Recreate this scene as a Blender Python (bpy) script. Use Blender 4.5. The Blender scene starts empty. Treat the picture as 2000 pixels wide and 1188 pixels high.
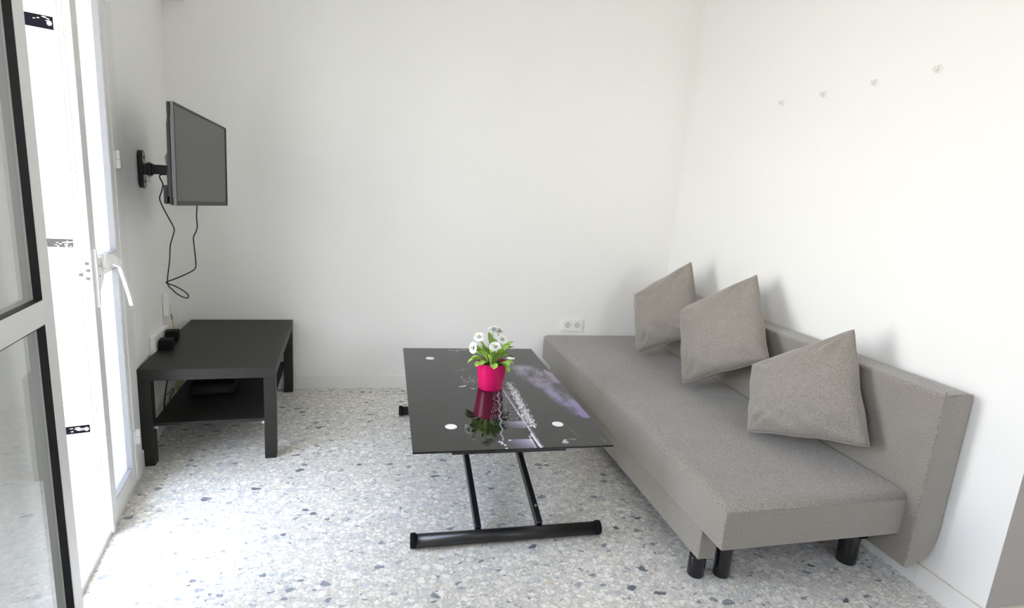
import bpy, bmesh, math, random
from mathutils import Vector, Matrix, noise
R_ = random.Random(7)
sc = bpy.context.scene

# ------------------------------------------------------------------ camera
CAM = (1.45995, -3.45549, 1.31064)
YAW, PITCH, ROLL, FPX = 0.2218853, 0.2031501, 0.0729821, 1065.2266
cy, sy, cp, sp = math.cos(YAW), math.sin(YAW), math.cos(PITCH), math.sin(PITCH)
fw = Vector((sy*cp, cy*cp, -sp)); rt = Vector((cy, -sy, 0)); up = rt.cross(fw)
cr, sr = math.cos(ROLL), math.sin(ROLL)
r2 = rt*cr + up*sr; u2 = up*cr - rt*sr
cd = bpy.data.cameras.new('camera'); cam = bpy.data.objects.new('camera', cd); sc.collection.objects.link(cam)
cam.matrix_world = Matrix(((r2.x, u2.x, -fw.x, CAM[0]), (r2.y, u2.y, -fw.y, CAM[1]), (r2.z, u2.z, -fw.z, CAM[2]), (0, 0, 0, 1)))
cd.sensor_width = 36; cd.lens = FPX*36/2000; cd.clip_start = .02
sc.camera = cam

# ------------------------------------------------------------------ light
world = bpy.data.worlds.new('world'); sc.world = world; world.use_nodes = True
nt = world.node_tree; nt.nodes.clear()
wo = nt.nodes.new('ShaderNodeOutputWorld'); bg = nt.nodes.new('ShaderNodeBackground')
tc = nt.nodes.new('ShaderNodeTexCoord'); sx_ = nt.nodes.new('ShaderNodeSeparateXYZ'); rp = nt.nodes.new('ShaderNodeValToRGB')
mr = nt.nodes.new('ShaderNodeMapRange'); mr.inputs['From Min'].default_value = -1; mr.inputs['From Max'].default_value = 1
nt.links.new(tc.outputs['Generated'], sx_.inputs[0]); nt.links.new(sx_.outputs['Z'], mr.inputs['Value'])
nt.links.new(mr.outputs[0], rp.inputs[0])
els = rp.color_ramp.elements
els[0].position = .0; els[0].color = (.30, .28, .25, 1); els[1].position = 1; els[1].color = (.50, .60, .80, 1)
for p_, c_ in ((.44, (.75, .72, .66, 1)), (.50, (1.0, .98, .93, 1)), (.62, (.93, .97, 1.02, 1)), (.70, (.70, .84, 1.10, 1))):
    e_ = els.new(p_); e_.color = c_
nt.links.new(rp.outputs[0], bg.inputs[0]); bg.inputs[1].default_value = 6.6
nt.links.new(bg.outputs[0], wo.inputs[0])
sc.view_settings.view_transform = 'Standard'; sc.view_settings.look = 'None'
sc.view_settings.gamma = 1; sc.view_settings.use_curve_mapping = False
sc.view_settings.exposure = 1.16
sc.render.film_transparent = False
cyc = sc.cycles
cyc.use_denoising = True
cyc.max_bounces = 14; cyc.diffuse_bounces = 9; cyc.glossy_bounces = 5; cyc.transmission_bounces = 8; cyc.transparent_max_bounces = 12
cyc.sample_clamp_indirect = 8; cyc.caustics_reflective = False; cyc.caustics_refractive = False

THL = math.atan(.1738)                 # the left wall is not square to the back wall
XL0 = .2346
def LWP(xp, yp, z=0):                  # left-wall coordinates (into the room, along the wall, up) -> world
    c, s = math.cos(THL), math.sin(THL)
    return Vector((XL0 + c*xp - s*yp, s*xp + c*yp, z))
WR = 3.3355
THR = math.atan(.0225)

def area(name, loc, rot, sx, sy, power, color):
    l = bpy.data.lights.new(name, 'AREA'); l.shape = 'RECTANGLE'; l.size = sx; l.size_y = sy; l.energy = power; l.color = color
    o = bpy.data.objects.new(name, l); sc.collection.objects.link(o); o.location = loc; o.rotation_euler = rot
    return o
# daylight enters through the balcony door and through two unseen openings added to brighten the room
pc = LWP(-.38, -1.488, 1.1)
po = area('door_daylight_portal', pc, (math.radians(90), 0, THL - math.radians(90)), .885, 2.2, 1, (1, 1, 1)); po.data.cycles.is_portal = True
pw = LWP(-.38, -3.4, 1.7)
pp = area('side_fill_portal', pw, (math.radians(90), 0, THL - math.radians(90)), .8, .9, 1, (1, 1, 1)); pp.data.cycles.is_portal = True
pr_ = area('rear_fill_portal', (3.4, -5.92, 1.75), (math.radians(90), 0, 0), .8, .9, 1, (1, 1, 1)); pr_.data.cycles.is_portal = True

# ------------------------------------------------------------------ materials
def s2l(c):
    return tuple((v/12.92 if v <= .04045 else ((v+.055)/1.055)**2.4) for v in [x/255 for x in c]) + (1,)
def mat(name, col, rough=.5, metal=0, spec=.5, bump=0, bscale=200, var=0, vscale=60, coat=0, sheen=0):
    m = bpy.data.materials.new(name); m.use_nodes = True; t = m.node_tree; b = t.nodes['Principled BSDF']
    b.inputs['Base Color'].default_value = col if len(col) == 4 else (*col, 1)
    b.inputs['Roughness'].default_value = rough; b.inputs['Metallic'].default_value = metal
    b.inputs['Specular IOR Level'].default_value = spec
    b.inputs['Coat Weight'].default_value = coat; b.inputs['Sheen Weight'].default_value = sheen
    if bump or var:
        c = t.nodes.new('ShaderNodeTexCoord')
    if bump:
        n = t.nodes.new('ShaderNodeTexNoise'); n.inputs['Scale'].default_value = bscale; n.inputs['Detail'].default_value = 4
        t.links.new(c.outputs['Object'], n.inputs['Vector'])
        bp = t.nodes.new('ShaderNodeBump'); bp.inputs['Strength'].default_value = bump; bp.inputs['Distance'].default_value = .002
        t.links.new(n.outputs['Fac'], bp.inputs['Height']); t.links.new(bp.outputs[0], b.inputs['Normal'])
    if var:
        n = t.nodes.new('ShaderNodeTexNoise'); n.inputs['Scale'].default_value = vscale; n.inputs['Detail'].default_value = 5
        t.links.new(c.outputs['Object'], n.inputs['Vector'])
        mx = t.nodes.new('ShaderNodeMix'); mx.data_type = 'RGBA'
        mx.inputs[6].default_value = tuple(v*(1-var) for v in b.inputs['Base Color'].default_value[:3]) + (1,)
        mx.inputs[7].default_value = tuple(min(1, v*(1+var)) for v in b.inputs['Base Color'].default_value[:3]) + (1,)
        t.links.new(n.outputs['Fac'], mx.inputs[0]); t.links.new(mx.outputs[2], b.inputs['Base Color'])
    return m
M = {}
M['wall'] = mat('wall_paint', (.885, .880, .862), .7, bump=.12, bscale=90, var=.012, vscale=3)
M['taupe'] = mat('taupe_paint', (.42, .385, .355), .7, bump=.1, bscale=90)
M['ceil'] = mat('ceiling_paint', (.90, .895, .88), .8)
M['skirt'] = mat('skirting_tile', (.86, .855, .84), .3, var=.02, vscale=14)
M['grout'] = mat('skirting_grout', (.70, .65, .56), .8)
M['plaster'] = mat('rough_plaster', (.80, .755, .66), .9, bump=.8, bscale=35, var=.08, vscale=9)
M['sill'] = mat('white_stone', (.82, .82, .80), .5)
M['alu'] = mat('white_aluminium', (.80, .80, .79), .32, spec=.5)
M['groove'] = mat('profile_groove', (.40, .40, .41), .6)
M['rebate'] = mat('rebate_grey', (.20, .20, .21), .5)
M['gasket'] = mat('black_gasket', (.012, .010, .014), .4)
M['steel'] = mat('worn_steel', (.30, .29, .29), .35, metal=.9)
M['strap'] = mat('black_painted_iron', (.0045, .0042, .007), .9, spec=.03, bump=.4, bscale=120)
M['strapgrey'] = mat('weathered_iron', (.055, .052, .05), .9, spec=.05, bump=.5, bscale=120, var=.6, vscale=140)
M['white_plastic'] = mat('white_plastic', (.88, .88, .865), .3)
M['ivory'] = mat('ivory_plastic', (.74, .72, .66), .4)
M['dark_hole'] = mat('contact_metal', (.10, .09, .08), .4)
M['black_plastic'] = mat('black_plastic', (.010, .010, .010), .6, spec=.12)
M['black_gloss'] = mat('black_gloss_plastic', (.010, .010, .011), .18)
M['black_metal'] = mat('black_powder_coat', (.012, .012, .013), .32)
M['screw'] = mat('zinc_screw', (.6, .6, .58), .3, metal=.8)
M['cable'] = mat('black_cable', (.012, .012, .012), .45)
M['cable_yg'] = mat('yellow_green_wire', (.55, .42, .03), .45)
M['cable_g'] = mat('green_wire', (.03, .30, .06), .45)
M['cable_w'] = mat('pale_cable', (.62, .60, .54), .5)
M['clear'] = mat('clear_plastic', (.74, .74, .72), .15)
M['soil'] = mat('soil', (.018, .011, .007), .95, bump=1, bscale=120)
M['leaf'] = mat('leaf_green', (.40, .60, .11), .45, var=.30, vscale=45)
M['leaf'].node_tree.nodes['Principled BSDF'].inputs['Subsurface Weight'].default_value = .3; M['leaf'].node_tree.nodes['Principled BSDF'].inputs['Subsurface Scale'].default_value = .005
M['stem'] = mat('stem_green', (.24, .42, .10), .5)
M['petal'] = mat('white_petals', (.97, .97, .955), .6, spec=.2)
M['petal'].node_tree.nodes['Principled BSDF'].inputs['Subsurface Weight'].default_value = .5; M['petal'].node_tree.nodes['Principled BSDF'].inputs['Subsurface Scale'].default_value = .01
M['pollen'] = mat('flower_centre', (.60, .62, .25), .7)
M['pink'] = mat('pink_glazed_pot', s2l((222, 28, 105)), .25, coat=.3)
M['fabric_seam'] = mat('fabric_seam', (.20, .18, .16), .9)

def glass(name, tint=(.97, .98, .98)):
    m = bpy.data.materials.new(name); m.use_nodes = True; t = m.node_tree; t.nodes.clear()
    o = t.nodes.new('ShaderNodeOutputMaterial'); tr = t.nodes.new('ShaderNodeBsdfTransparent'); g = t.nodes.new('ShaderNodeBsdfGlossy')
    g.inputs['Roughness'].default_value = .02; tr.inputs[0].default_value = (*tint, 1)
    f = t.nodes.new('ShaderNodeFresnel'); f.inputs[0].default_value = 1.5; mx = t.nodes.new('ShaderNodeMixShader')
    ge = t.nodes.new('ShaderNodeNewGeometry'); iv = t.nodes.new('ShaderNodeMath'); iv.operation = 'SUBTRACT'; iv.inputs[0].default_value = 1; t.links.new(ge.outputs['Backfacing'], iv.inputs[1])
    ml = t.nodes.new('ShaderNodeMath'); ml.operation = 'MULTIPLY'; t.links.new(f.outputs[0], ml.inputs[0]); t.links.new(iv.outputs[0], ml.inputs[1])
    m2 = t.nodes.new('ShaderNodeMath'); m2.operation = 'MULTIPLY'; m2.use_clamp = True; m2.inputs[1].default_value = 1.75; t.links.new(ml.outputs[0], m2.inputs[0]); t.links.new(m2.outputs[0], mx.inputs[0]); t.links.new(tr.outputs[0], mx.inputs[1]); t.links.new(g.outputs[0], mx.inputs[2]); t.links.new(mx.outputs[0], o.inputs[0])
    return m
M['glass'] = glass('window_glass')
M['clear_hook'] = mat('clear_hook_plastic', (.84, .84, .82), .25, spec=.3)

def fabric(name, col, var=.30):
    m = bpy.data.materials.new(name); m.use_nodes = True; t = m.node_tree; b = t.nodes['Principled BSDF']
    b.inputs['Roughness'].default_value = .95; b.inputs['Sheen Weight'].default_value = .35; b.inputs['Sheen Roughness'].default_value = .5
    b.inputs['Specular IOR Level'].default_value = .15
    c = t.nodes.new('ShaderNodeTexCoord')
    n1 = t.nodes.new('ShaderNodeTexNoise'); n1.inputs['Scale'].default_value = 350; n1.inputs['Detail'].default_value = 4; n1.inputs['Roughness'].default_value = .7
    n2 = t.nodes.new('ShaderNodeTexNoise'); n2.inputs['Scale'].default_value = 9; n2.inputs['Detail'].default_value = 3
    for n in (n1, n2): t.links.new(c.outputs['Object'], n.inputs['Vector'])
    r = t.nodes.new('ShaderNodeValToRGB'); e = r.color_ramp.elements
    e[0].position = .38; e[0].color = tuple(v*(1-var) for v in col)+(1,); e[1].position = .62; e[1].color = tuple(min(1, v*(1+var)) for v in col)+(1,)
    t.links.new(n1.outputs['Fac'], r.inputs[0])
    mx = t.nodes.new('ShaderNodeMix'); mx.data_type = 'RGBA'; mx.blend_type = 'MULTIPLY'; mx.inputs[0].default_value = 1
    r2_ = t.nodes.new('ShaderNodeValToRGB'); e = r2_.color_ramp.elements; e[0].position = .3; e[0].color = (.93, .93, .93, 1); e[1].position = .7; e[1].color = (1, 1, 1, 1)
    t.links.new(n2.outputs['Fac'], r2_.inputs[0]); t.links.new(r.outputs[0], mx.inputs[6]); t.links.new(r2_.outputs[0], mx.inputs[7])
    t.links.new(mx.outputs[2], b.inputs['Base Color'])
    bp = t.nodes.new('ShaderNodeBump'); bp.inputs['Strength'].default_value = .5; bp.inputs['Distance'].default_value = .002
    t.links.new(n1.outputs['Fac'], bp.inputs['Height']); t.links.new(bp.outputs[0], b.inputs['Normal'])
    return m
M['sofa'] = fabric('sofa_fabric', (.288, .262, .232), .46)
M['cushion'] = fabric('cushion_fabric', (.290, .261, .230), .36)

def wood(name):
    m = bpy.data.materials.new(name); m.use_nodes = True; t = m.node_tree; b = t.nodes['Principled BSDF']
    b.inputs['Roughness'].default_value = .48; b.inputs['Specular IOR Level'].default_value = .36
    c = t.nodes.new('ShaderNodeTexCoord'); mp = t.nodes.new('ShaderNodeMapping'); mp.inputs['Scale'].default_value = (.5, .035, 1.3)
    n = t.nodes.new('ShaderNodeTexNoise'); n.inputs['Scale'].default_value = 200; n.inputs['Detail'].default_value = 6; n.inputs['Roughness'].default_value = .65
    t.links.new(c.outputs['Object'], mp.inputs[0]); t.links.new(mp.outputs[0], n.inputs['Vector'])
    r = t.nodes.new('ShaderNodeValToRGB'); e = r.color_ramp.elements
    e[0].position = .32; e[0].color = (.007, .0065, .006, 1); e[1].position = .72; e[1].color = (.026, .023, .019, 1)
    t.links.new(n.outputs['Fac'], r.inputs[0]); t.links.new(r.outputs[0], b.inputs['Base Color'])
    bp = t.nodes.new('ShaderNodeBump'); bp.inputs['Strength'].default_value = .15; bp.inputs['Distance'].default_value = .001
    t.links.new(n.outputs['Fac'], bp.inputs['Height']); t.links.new(bp.outputs[0], b.inputs['Normal'])
    return m
M['wood'] = wood('black_brown_wood')

def terrazzo():
    m = bpy.data.materials.new('terrazzo'); m.use_nodes = True; t = m.node_tree; N = t.nodes; L = t.links; b = N['Principled BSDF']
    b.inputs["Roughness"].default_value = .33; b.inputs['Specular IOR Level'].default_value = .45
    c = N.new('ShaderNodeTexCoord')
    dn = N.new('ShaderNodeTexNoise'); dn.inputs['Scale'].default_value = 34; dn.inputs['Detail'].default_value = 3
    L.new(c.outputs['Object'], dn.inputs['Vector'])
    sub = N.new('ShaderNodeVectorMath'); sub.operation = 'SUBTRACT'; sub.inputs[1].default_value = (.5, .5, .5); L.new(dn.outputs['Color'], sub.inputs[0])
    scl = N.new('ShaderNodeVectorMath'); scl.operation = 'SCALE'; scl.inputs['Scale'].default_value = .020; L.new(sub.outputs[0], scl.inputs[0])
    add = N.new('ShaderNodeVectorMath'); add.operation = 'ADD'; L.new(c.outputs['Object'], add.inputs[0]); L.new(scl.outputs[0], add.inputs[1])
    def ramp(stops, interp='CONSTANT'):
        r = N.new('ShaderNodeValToRGB'); r.color_ramp.interpolation = interp; e = r.color_ramp.elements
        while len(e) > 1: e.remove(e[-1])
        e[0].position = stops[0][0]; e[0].color = (*stops[0][1], 1)
        for p, col in stops[1:]:
            q = e.new(p); q.color = (*col, 1)
        return r
    def layer(scale, rot, sq, chips, edge, keep, rad=.30):
        mp = N.new('ShaderNodeMapping'); mp.inputs['Rotation'].default_value = (0, 0, rot); mp.inputs['Scale'].default_value = (1, sq, 1)
        L.new(add.outputs[0], mp.inputs[0])
        v = N.new('ShaderNodeTexVoronoi'); v.voronoi_dimensions = '2D'; v.inputs['Scale'].default_value = scale; v.inputs['Randomness'].default_value = 1
        ve = N.new('ShaderNodeTexVoronoi'); ve.voronoi_dimensions = '2D'; ve.feature = 'DISTANCE_TO_EDGE'; ve.inputs['Scale'].default_value = scale; ve.inputs['Randomness'].default_value = 1
        L.new(mp.outputs[0], v.inputs['Vector']); L.new(mp.outputs[0], ve.inputs['Vector'])
        s = N.new('ShaderNodeSeparateColor'); L.new(v.outputs['Color'], s.inputs[0])
        r = ramp(chips); L.new(s.outputs[0], r.inputs[0])
        th = N.new('ShaderNodeMath'); th.operation = 'MULTIPLY_ADD'; th.inputs[1].default_value = edge; th.inputs[2].default_value = .02; L.new(s.outputs[1], th.inputs[0])
        df = N.new('ShaderNodeMath'); df.operation = 'SUBTRACT'; L.new(ve.outputs['Distance'], df.inputs[0]); L.new(th.outputs[0], df.inputs[1])
        st = N.new('ShaderNodeMapRange'); st.inputs['From Min'].default_value = 0; st.inputs['From Max'].default_value = .08; L.new(df.outputs[0], st.inputs['Value'])
        rr_ = N.new('ShaderNodeMath'); rr_.operation = 'MULTIPLY_ADD'; rr_.inputs[1].default_value = .24; rr_.inputs[2].default_value = rad; L.new(s.outputs[1], rr_.inputs[0])
        rd_ = N.new('ShaderNodeMath'); rd_.operation = 'SUBTRACT'; L.new(rr_.outputs[0], rd_.inputs[0]); L.new(v.outputs['Distance'], rd_.inputs[1])
        rm_ = N.new('ShaderNodeMapRange'); rm_.inputs['From Min'].default_value = 0; rm_.inputs['From Max'].default_value = .05; L.new(rd_.outputs[0], rm_.inputs['Value'])
        mm_ = N.new('ShaderNodeMath'); mm_.operation = 'MULTIPLY'; L.new(st.outputs[0], mm_.inputs[0]); L.new(rm_.outputs[0], mm_.inputs[1]); st = mm_
        kp = N.new('ShaderNodeMath'); kp.operation = 'LESS_THAN'; kp.inputs[1].default_value = keep; L.new(s.outputs[2], kp.inputs[0])
        mk = N.new('ShaderNodeMath'); mk.operation = 'MULTIPLY'; L.new(st.outputs[0], mk.inputs[0]); L.new(kp.outputs[0], mk.inputs[1])
        return r, mk
    W1, W2, W3 = (.84, .815, .765), (.76, .73, .675), (.69, .675, .64)
    G1, G2, D1, D2 = (.56, .57, .585), (.42, .435, .465), (.255, .275, .315), (.155, .168, .195)
    CR = (.74, .65, .53)
    # matrix: fine crushed stone
    mn = N.new('ShaderNodeTexNoise'); mn.inputs['Scale'].default_value = 130; mn.inputs['Detail'].default_value = 5; L.new(add.outputs[0], mn.inputs['Vector'])
    mr_ = ramp([(.30, (.44, .425, .395)), (.46, (.60, .58, .545)), (.62, (.71, .69, .65))], 'LINEAR'); L.new(mn.outputs['Fac'], mr_.inputs[0])
    cur = mr_.outputs[0]
    for args in ((62, .7, 1.3, [(0, W1), (.42, W2), (.62, G1), (.74, W3), (.90, G2), (.96, D1)], .10, .85),
                 (34, 2.0, 1.45, [(0, W1), (.30, W2), (.50, W3), (.64, G1), (.74, W1), (.88, G2), (.94, CR), (.965, D1)], .06, .78),
                 (21, .25, 1.5, [(0, W1), (.38, W2), (.60, W3), (.72, G1), (.80, W1), (.925, D1), (.965, D2), (.985, G2)], .04, .42)):
        r, mk = layer(*args)
        # veins inside the chips
        vn = N.new('ShaderNodeTexNoise'); vn.inputs['Scale'].default_value = 75; vn.inputs['Detail'].default_value = 4
        mpv = N.new('ShaderNodeMapping'); mpv.inputs['Rotation'].default_value = (0, 0, args[1]*2.3); mpv.inputs['Scale'].default_value = (1, .25, 1)
        L.new(c.outputs['Object'], mpv.inputs[0]); L.new(mpv.outputs[0], vn.inputs['Vector'])
        vr = ramp([(.34, (.78, .78, .78)), (.58, (1.10, 1.10, 1.10))], 'LINEAR'); L.new(vn.outputs['Fac'], vr.inputs[0])
        mv = N.new('ShaderNodeMix'); mv.data_type = 'RGBA'; mv.blend_type = 'MULTIPLY'; mv.inputs[0].default_value = 1
        L.new(r.outputs[0], mv.inputs[6]); L.new(vr.outputs[0], mv.inputs[7])
        mx = N.new('ShaderNodeMix'); mx.data_type = 'RGBA'; L.new(mk.outputs[0], mx.inputs[0]); L.new(cur, mx.inputs[6]); L.new(mv.outputs[2], mx.inputs[7])
        cur = mx.outputs[2]
    # tile joints, 40 cm
    mj = N.new('ShaderNodeMapping'); mj.inputs['Location'].default_value = (-.555, .05, 0); L.new(c.outputs['Object'], mj.inputs[0])
    bk = N.new('ShaderNodeTexBrick'); bk.offset = 0; bk.inputs['Scale'].default_value = 1; bk.inputs['Brick Width'].default_value = .4; bk.inputs['Row Height'].default_value = .4
    bk.inputs['Mortar Size'].default_value = .0014; bk.inputs['Mortar Smooth'].default_value = .2
    L.new(mj.outputs[0], bk.inputs['Vector'])
    jm = N.new('ShaderNodeMath'); jm.operation = 'MULTIPLY'; jm.inputs[1].default_value = .55; L.new(bk.outputs['Fac'], jm.inputs[0])
    mx = N.new('ShaderNodeMix'); mx.data_type = 'RGBA'; L.new(jm.outputs[0], mx.inputs[0]); L.new(cur, mx.inputs[6]); mx.inputs[7].default_value = (.74, .73, .69, 1)
    L.new(mx.outputs[2], b.inputs['Base Color'])
    return m
M['terrazzo'] = terrazzo()

# ------------------------------------------------------------------ mesh helpers
def link(o, parent=None):
    sc.collection.objects.link(o)
    if parent: o.parent = parent
    return o
def tag(o, label=None, cat=None, group=None, kind=None):
    if label: o['label'] = label
    if cat: o['category'] = cat
    if group: o['group'] = group
    if kind: o['kind'] = kind
    return o
def empty(name, loc, rz=0):
    o = bpy.data.objects.new(name, None); o.empty_display_size = .05; o.location = loc; o.rotation_euler = (0, 0, rz); return link(o)
class MB:
    def __init__(s): s.bm = bmesh.new(); s.mats = []; s.mi = 0
    def use(s, m):
        if m not in s.mats: s.mats.append(m)
        s.mi = s.mats.index(m); return s
    def box(s, a, b, bev=0, seg=2, rot=None, mtx=None):
        a, b = [min(x, y) for x, y in zip(a, b)], [max(x, y) for x, y in zip(a, b)]
        t = bmesh.new()
        V = [t.verts.new((x, y, z)) for x in (a[0], b[0]) for y in (a[1], b[1]) for z in (a[2], b[2])]
        for f in ((0, 1, 3, 2), (4, 6, 7, 5), (0, 4, 5, 1), (2, 3, 7, 6), (0, 2, 6, 4), (1, 5, 7, 3)): t.faces.new([V[i] for i in f])
        if bev: bmesh.ops.bevel(t, geom=t.edges[:], offset=bev, segments=seg, profile=.5, affect='EDGES')
        return s.merge(t, mtx)
    def merge(s, t, mtx=None, smooth=None):
        bmesh.ops.recalc_face_normals(t, faces=t.faces)
        if mtx is not None: bmesh.ops.transform(t, matrix=mtx, verts=t.verts)
        mp = {}
        for v in t.verts: mp[v] = s.bm.verts.new(v.co)
        for f in t.faces:
            try: nf = s.bm.faces.new([mp[v] for v in f.verts])
            except ValueError: continue
            nf.material_index = s.mi; nf.smooth = f.smooth if smooth is None else smooth
        t.free(); return s
    def cyl(s, p0, p1, r, r1=None, n=24, caps=True, bev=0):
        p0, p1 = Vector(p0), Vector(p1); d = p1-p0; L = d.length; r1 = r if r1 is None else r1
        prof = [(r, 0), (r1, L)]
        if bev: prof = [(r-bev, 0), (r-bev*.3, bev*.3), (r, bev), (r1, L-bev), (r1-bev*.3, L-bev*.3), (r1-bev, L)]
        return s.lathe(prof, n, Matrix.Translation(p0) @ d.to_track_quat('Z', 'Y').to_matrix().to_4x4(), caps)
    def lathe(s, prof, n=32, mtx=None, caps=True):
        t = bmesh.new(); rings = []
        for r, z in prof:
            rings.append([t.verts.new((r*math.cos(2*math.pi*i/n), r*math.sin(2*math.pi*i/n), z)) for i in range(n)])
        for a, b in zip(rings, rings[1:]):
            for i in range(n):
                f = t.faces.new((a[i], a[(i+1) % n], b[(i+1) % n], b[i])); f.smooth = True
        if caps: t.faces.new(rings[0][::-1]); t.faces.new(rings[-1])
        return s.merge(t, mtx)
    def tube(s, pts, r, n=8, sub=6, closed=False):
        P = [Vector(p) for p in pts]; Q = []
        for i in range(len(P)-1):
            p0 = P[max(i-1, 0)]; p1 = P[i]; p2 = P[i+1]; p3 = P[min(i+2, len(P)-1)]
            for k in range(sub):
                u = k/sub
                Q.append(.5*((2*p1)+(p2-p0)*u+(2*p0-5*p1+4*p2-p3)*u*u+(-p0+3*p1-3*p2+p3)*u**3))
        Q.append(P[-1]); t = bmesh.new(); rings = []; nrm = None
        for i, q in enumerate(Q):
            d = (Q[min(i+1, len(Q)-1)]-Q[max(i-1, 0)]).normalized()
            if nrm is None: nrm = d.orthogonal().normalized()
            nrm = (nrm-d*nrm.dot(d)).normalized(); bn = d.cross(nrm)
            rings.append([t.verts.new(q+(nrm*math.cos(a)+bn*math.sin(a))*r) for a in [2*math.pi*j/n for j in range(n)]])
        for a, b in zip(rings, rings[1:]):
            for i in range(n): t.faces.new((a[i], a[(i+1) % n], b[(i+1) % n], b[i])).smooth = True
        t.faces.new(rings[0][::-1]); t.faces.new(rings[-1])
        return s.merge(t)
    def prism(s, poly, h0, h1, axis='Y', bev=0, seg=2):   # poly in the two other axes
        t = bmesh.new()
        def mk(a, b, h): return {'Y': (a, h, b), 'X': (h, a, b), 'Z': (a, b, h)}[axis]
        A = [t.verts.new(mk(a, b, h0)) for a, b in poly]; B = [t.verts.new(mk(a, b, h1)) for a, b in poly]
        t.faces.new(A); t.faces.new(B[::-1])
        for i in range(len(poly)): t.faces.new((A[i], B[i], B[(i+1) % len(poly)], A[(i+1) % len(poly)]))
        bmesh.ops.recalc_face_normals(t, faces=t.faces)
        if bev: bmesh.ops.bevel(t, geom=t.edges[:], offset=bev, segments=seg, profile=.5, affect='EDGES')
        return s.merge(t)
    def build(s, name, m=None, parent=None, smooth=False, mtx=None):
        me = bpy.data.meshes.new(name)
        if mtx is not None: bmesh.ops.transform(s.bm, matrix=mtx, verts=s.bm.verts)
        s.bm.to_mesh(me); s.bm.free()
        for mm in (s.mats or [m]): me.materials.append(mm)
        o = bpy.data.objects.new(name, me); link(o, parent)
        if smooth:
            for p in me.polygons: p.use_smooth = True
        return o
def wn(o):
    md = o.modifiers.new('wn', 'WEIGHTED_NORMAL'); md.keep_sharp = True
    for p in o.data.polygons: p.use_smooth = True
    return o
def struct(o, label): return tag(o, label=label, kind='structure')

# ------------------------------------------------------------------ setting
H = 2.85
struct(MB().box((-.9, -6, -.06), (5.2, .3, 0)).build('floor', M['terrazzo']), 'grey and white terrazzo floor')
struct(MB().box((-.6, -6, H), (5.2, .3, H+.1)).build('ceiling', M['ceil']), 'white ceiling')
struct(MB().box((-.3, 0, 0), (5.2, .2, H)).build('wall_back', M['wall']), 'plain white back wall')
# left wall with the balcony door opening (y' -1.93 .. -1.04) and an unseen opening added near the camera for fill light
OY0, OY1, OH, TH = -1.93, -1.045, 2.15, .36
lw = MB()
lw.box((-TH, OY1, 0), (0, .15, H)); lw.box((-TH, OY0, OH), (0, OY1, H)); lw.box((-TH, -3.0, 0), (0, OY0, H))
lw.box((-TH, -3.8, 0), (0, -3.0, 1.25)); lw.box((-TH, -3.8, 2.15), (0, -3.0, H)); lw.box((-TH, -6.1, 0), (0, -3.8, H))
o = lw.build('wall_left', M['wall']); o.location = (XL0, 0, 0); o.rotation_euler = (0, 0, THL); struct(o, 'white left wall with the balcony door in it')
# plaster lining of the deep reveal on the far side of the doorway
o = MB().box((-TH-.02, OY1-.012, -.035), (-.055, OY1-.001, OH)).build('wall_reveal', M['plaster']); o.location = (XL0, 0, 0); o.rotation_euler = (0, 0, THL)
struct(o, 'cream rough plaster reveal of the doorway')
o = MB().box((-1.6, -6, -.12), (-.055, .6, -.035)).build('floor_balcony', M['sill']); o.location = (XL0, 0, 0); o.rotation_euler = (0, 0, THL)
struct(o, 'pale balcony floor outside the door')
o = MB().box((-1.3, -6, 2.55), (-TH, .6, 2.75)).build('ceiling_sky_blocker', M['ceil']); o.location = (XL0, 0, 0); o.rotation_euler = (0, 0, THL)  # out-of-view slab, added so less zenith light reaches the floor
struct(o, 'unseen white slab added over the doorway to cut zenith light')
# right wall, its end and the taupe wall that steps back behind it
YE = -2.277
def XR(y): return WR - .0225*y
t = MB(); t.prism([(XR(.15), .15), (XR(YE), YE), (XR(YE)+.25, YE), (XR(.15)+.25, .15)], 0, H, 'Z')
struct(t.build('wall_right', M['wall']), 'white right wall behind the sofa bed')
struct(MB().box((XR(YE)+.0005, YE-.001, 0), (5.2, YE+.2, H)).build('wall_return', M['taupe']), 'taupe painted wall past the end of the right wall')
struct(MB().box((5.0, -6, 0), (5.2, YE, H)).build('wall_side', M['wall']), 'white side wall beyond the frame')
struct(MB().box((-.6, -5.9, 0), (5.2, -5.7, 1.3)).box((-.6, -5.9, 2.2), (5.2, -5.7, H)).box((-.6, -5.9, 1.3), (3.0, -5.7, 2.2)).box((3.8, -5.9, 1.3), (5.2, -5.7, 2.2)).build('wall_front', M['wall']), 'white wall on the camera side')  # opening in this unseen wall is added to let in fill light
# skirting tiles
HB = .081
def skirt(name, p0, p1, nrm, label, first=.0, step=.4, line='grout'):
    d = Vector(p1)-Vector(p0); L = d.length; ang = math.atan2(d.y, d.x)
    b = MB().use(M['skirt']); x = 0; nx = first
    while x < L-1e-4:
        e = min(nx if nx > x+.001 else x+step, L); b.box((x+.0008, 0, 0), (e-.0008, .009*nrm, HB-.002), .0008, 1); x = e; nx = x+step
    b.use(M[line]).box((0, 0, 0), (L, .0075*nrm, HB+.001))
    o = b.build(name); o.location = p0; o.rotation_euler = (0, 0, ang); struct(o, label); return o
skirt('baseboard_back', (.25, 0, 0), (3.33, 0, 0), -1, 'white tile skirting along the back wall', .257, .4, 'skirt')
skirt('baseboard_right', (XR(YE), YE, 0), (XR(0), 0, 0), 1, 'white tile skirting along the right wall', .228)
skirt('baseboard_return', (XR(YE)-.009, YE-.001, 0), (5.0, YE-.001, 0), -1, 'pale skirting along the taupe wall')
a_, b_ = LWP(0, -1.03), LWP(0, -.005)
skirt('baseboard_left', (b_.x, b_.y, 0), (a_.x, a_.y, 0), 1, 'white tile skirting along the left wall', .3)

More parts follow.
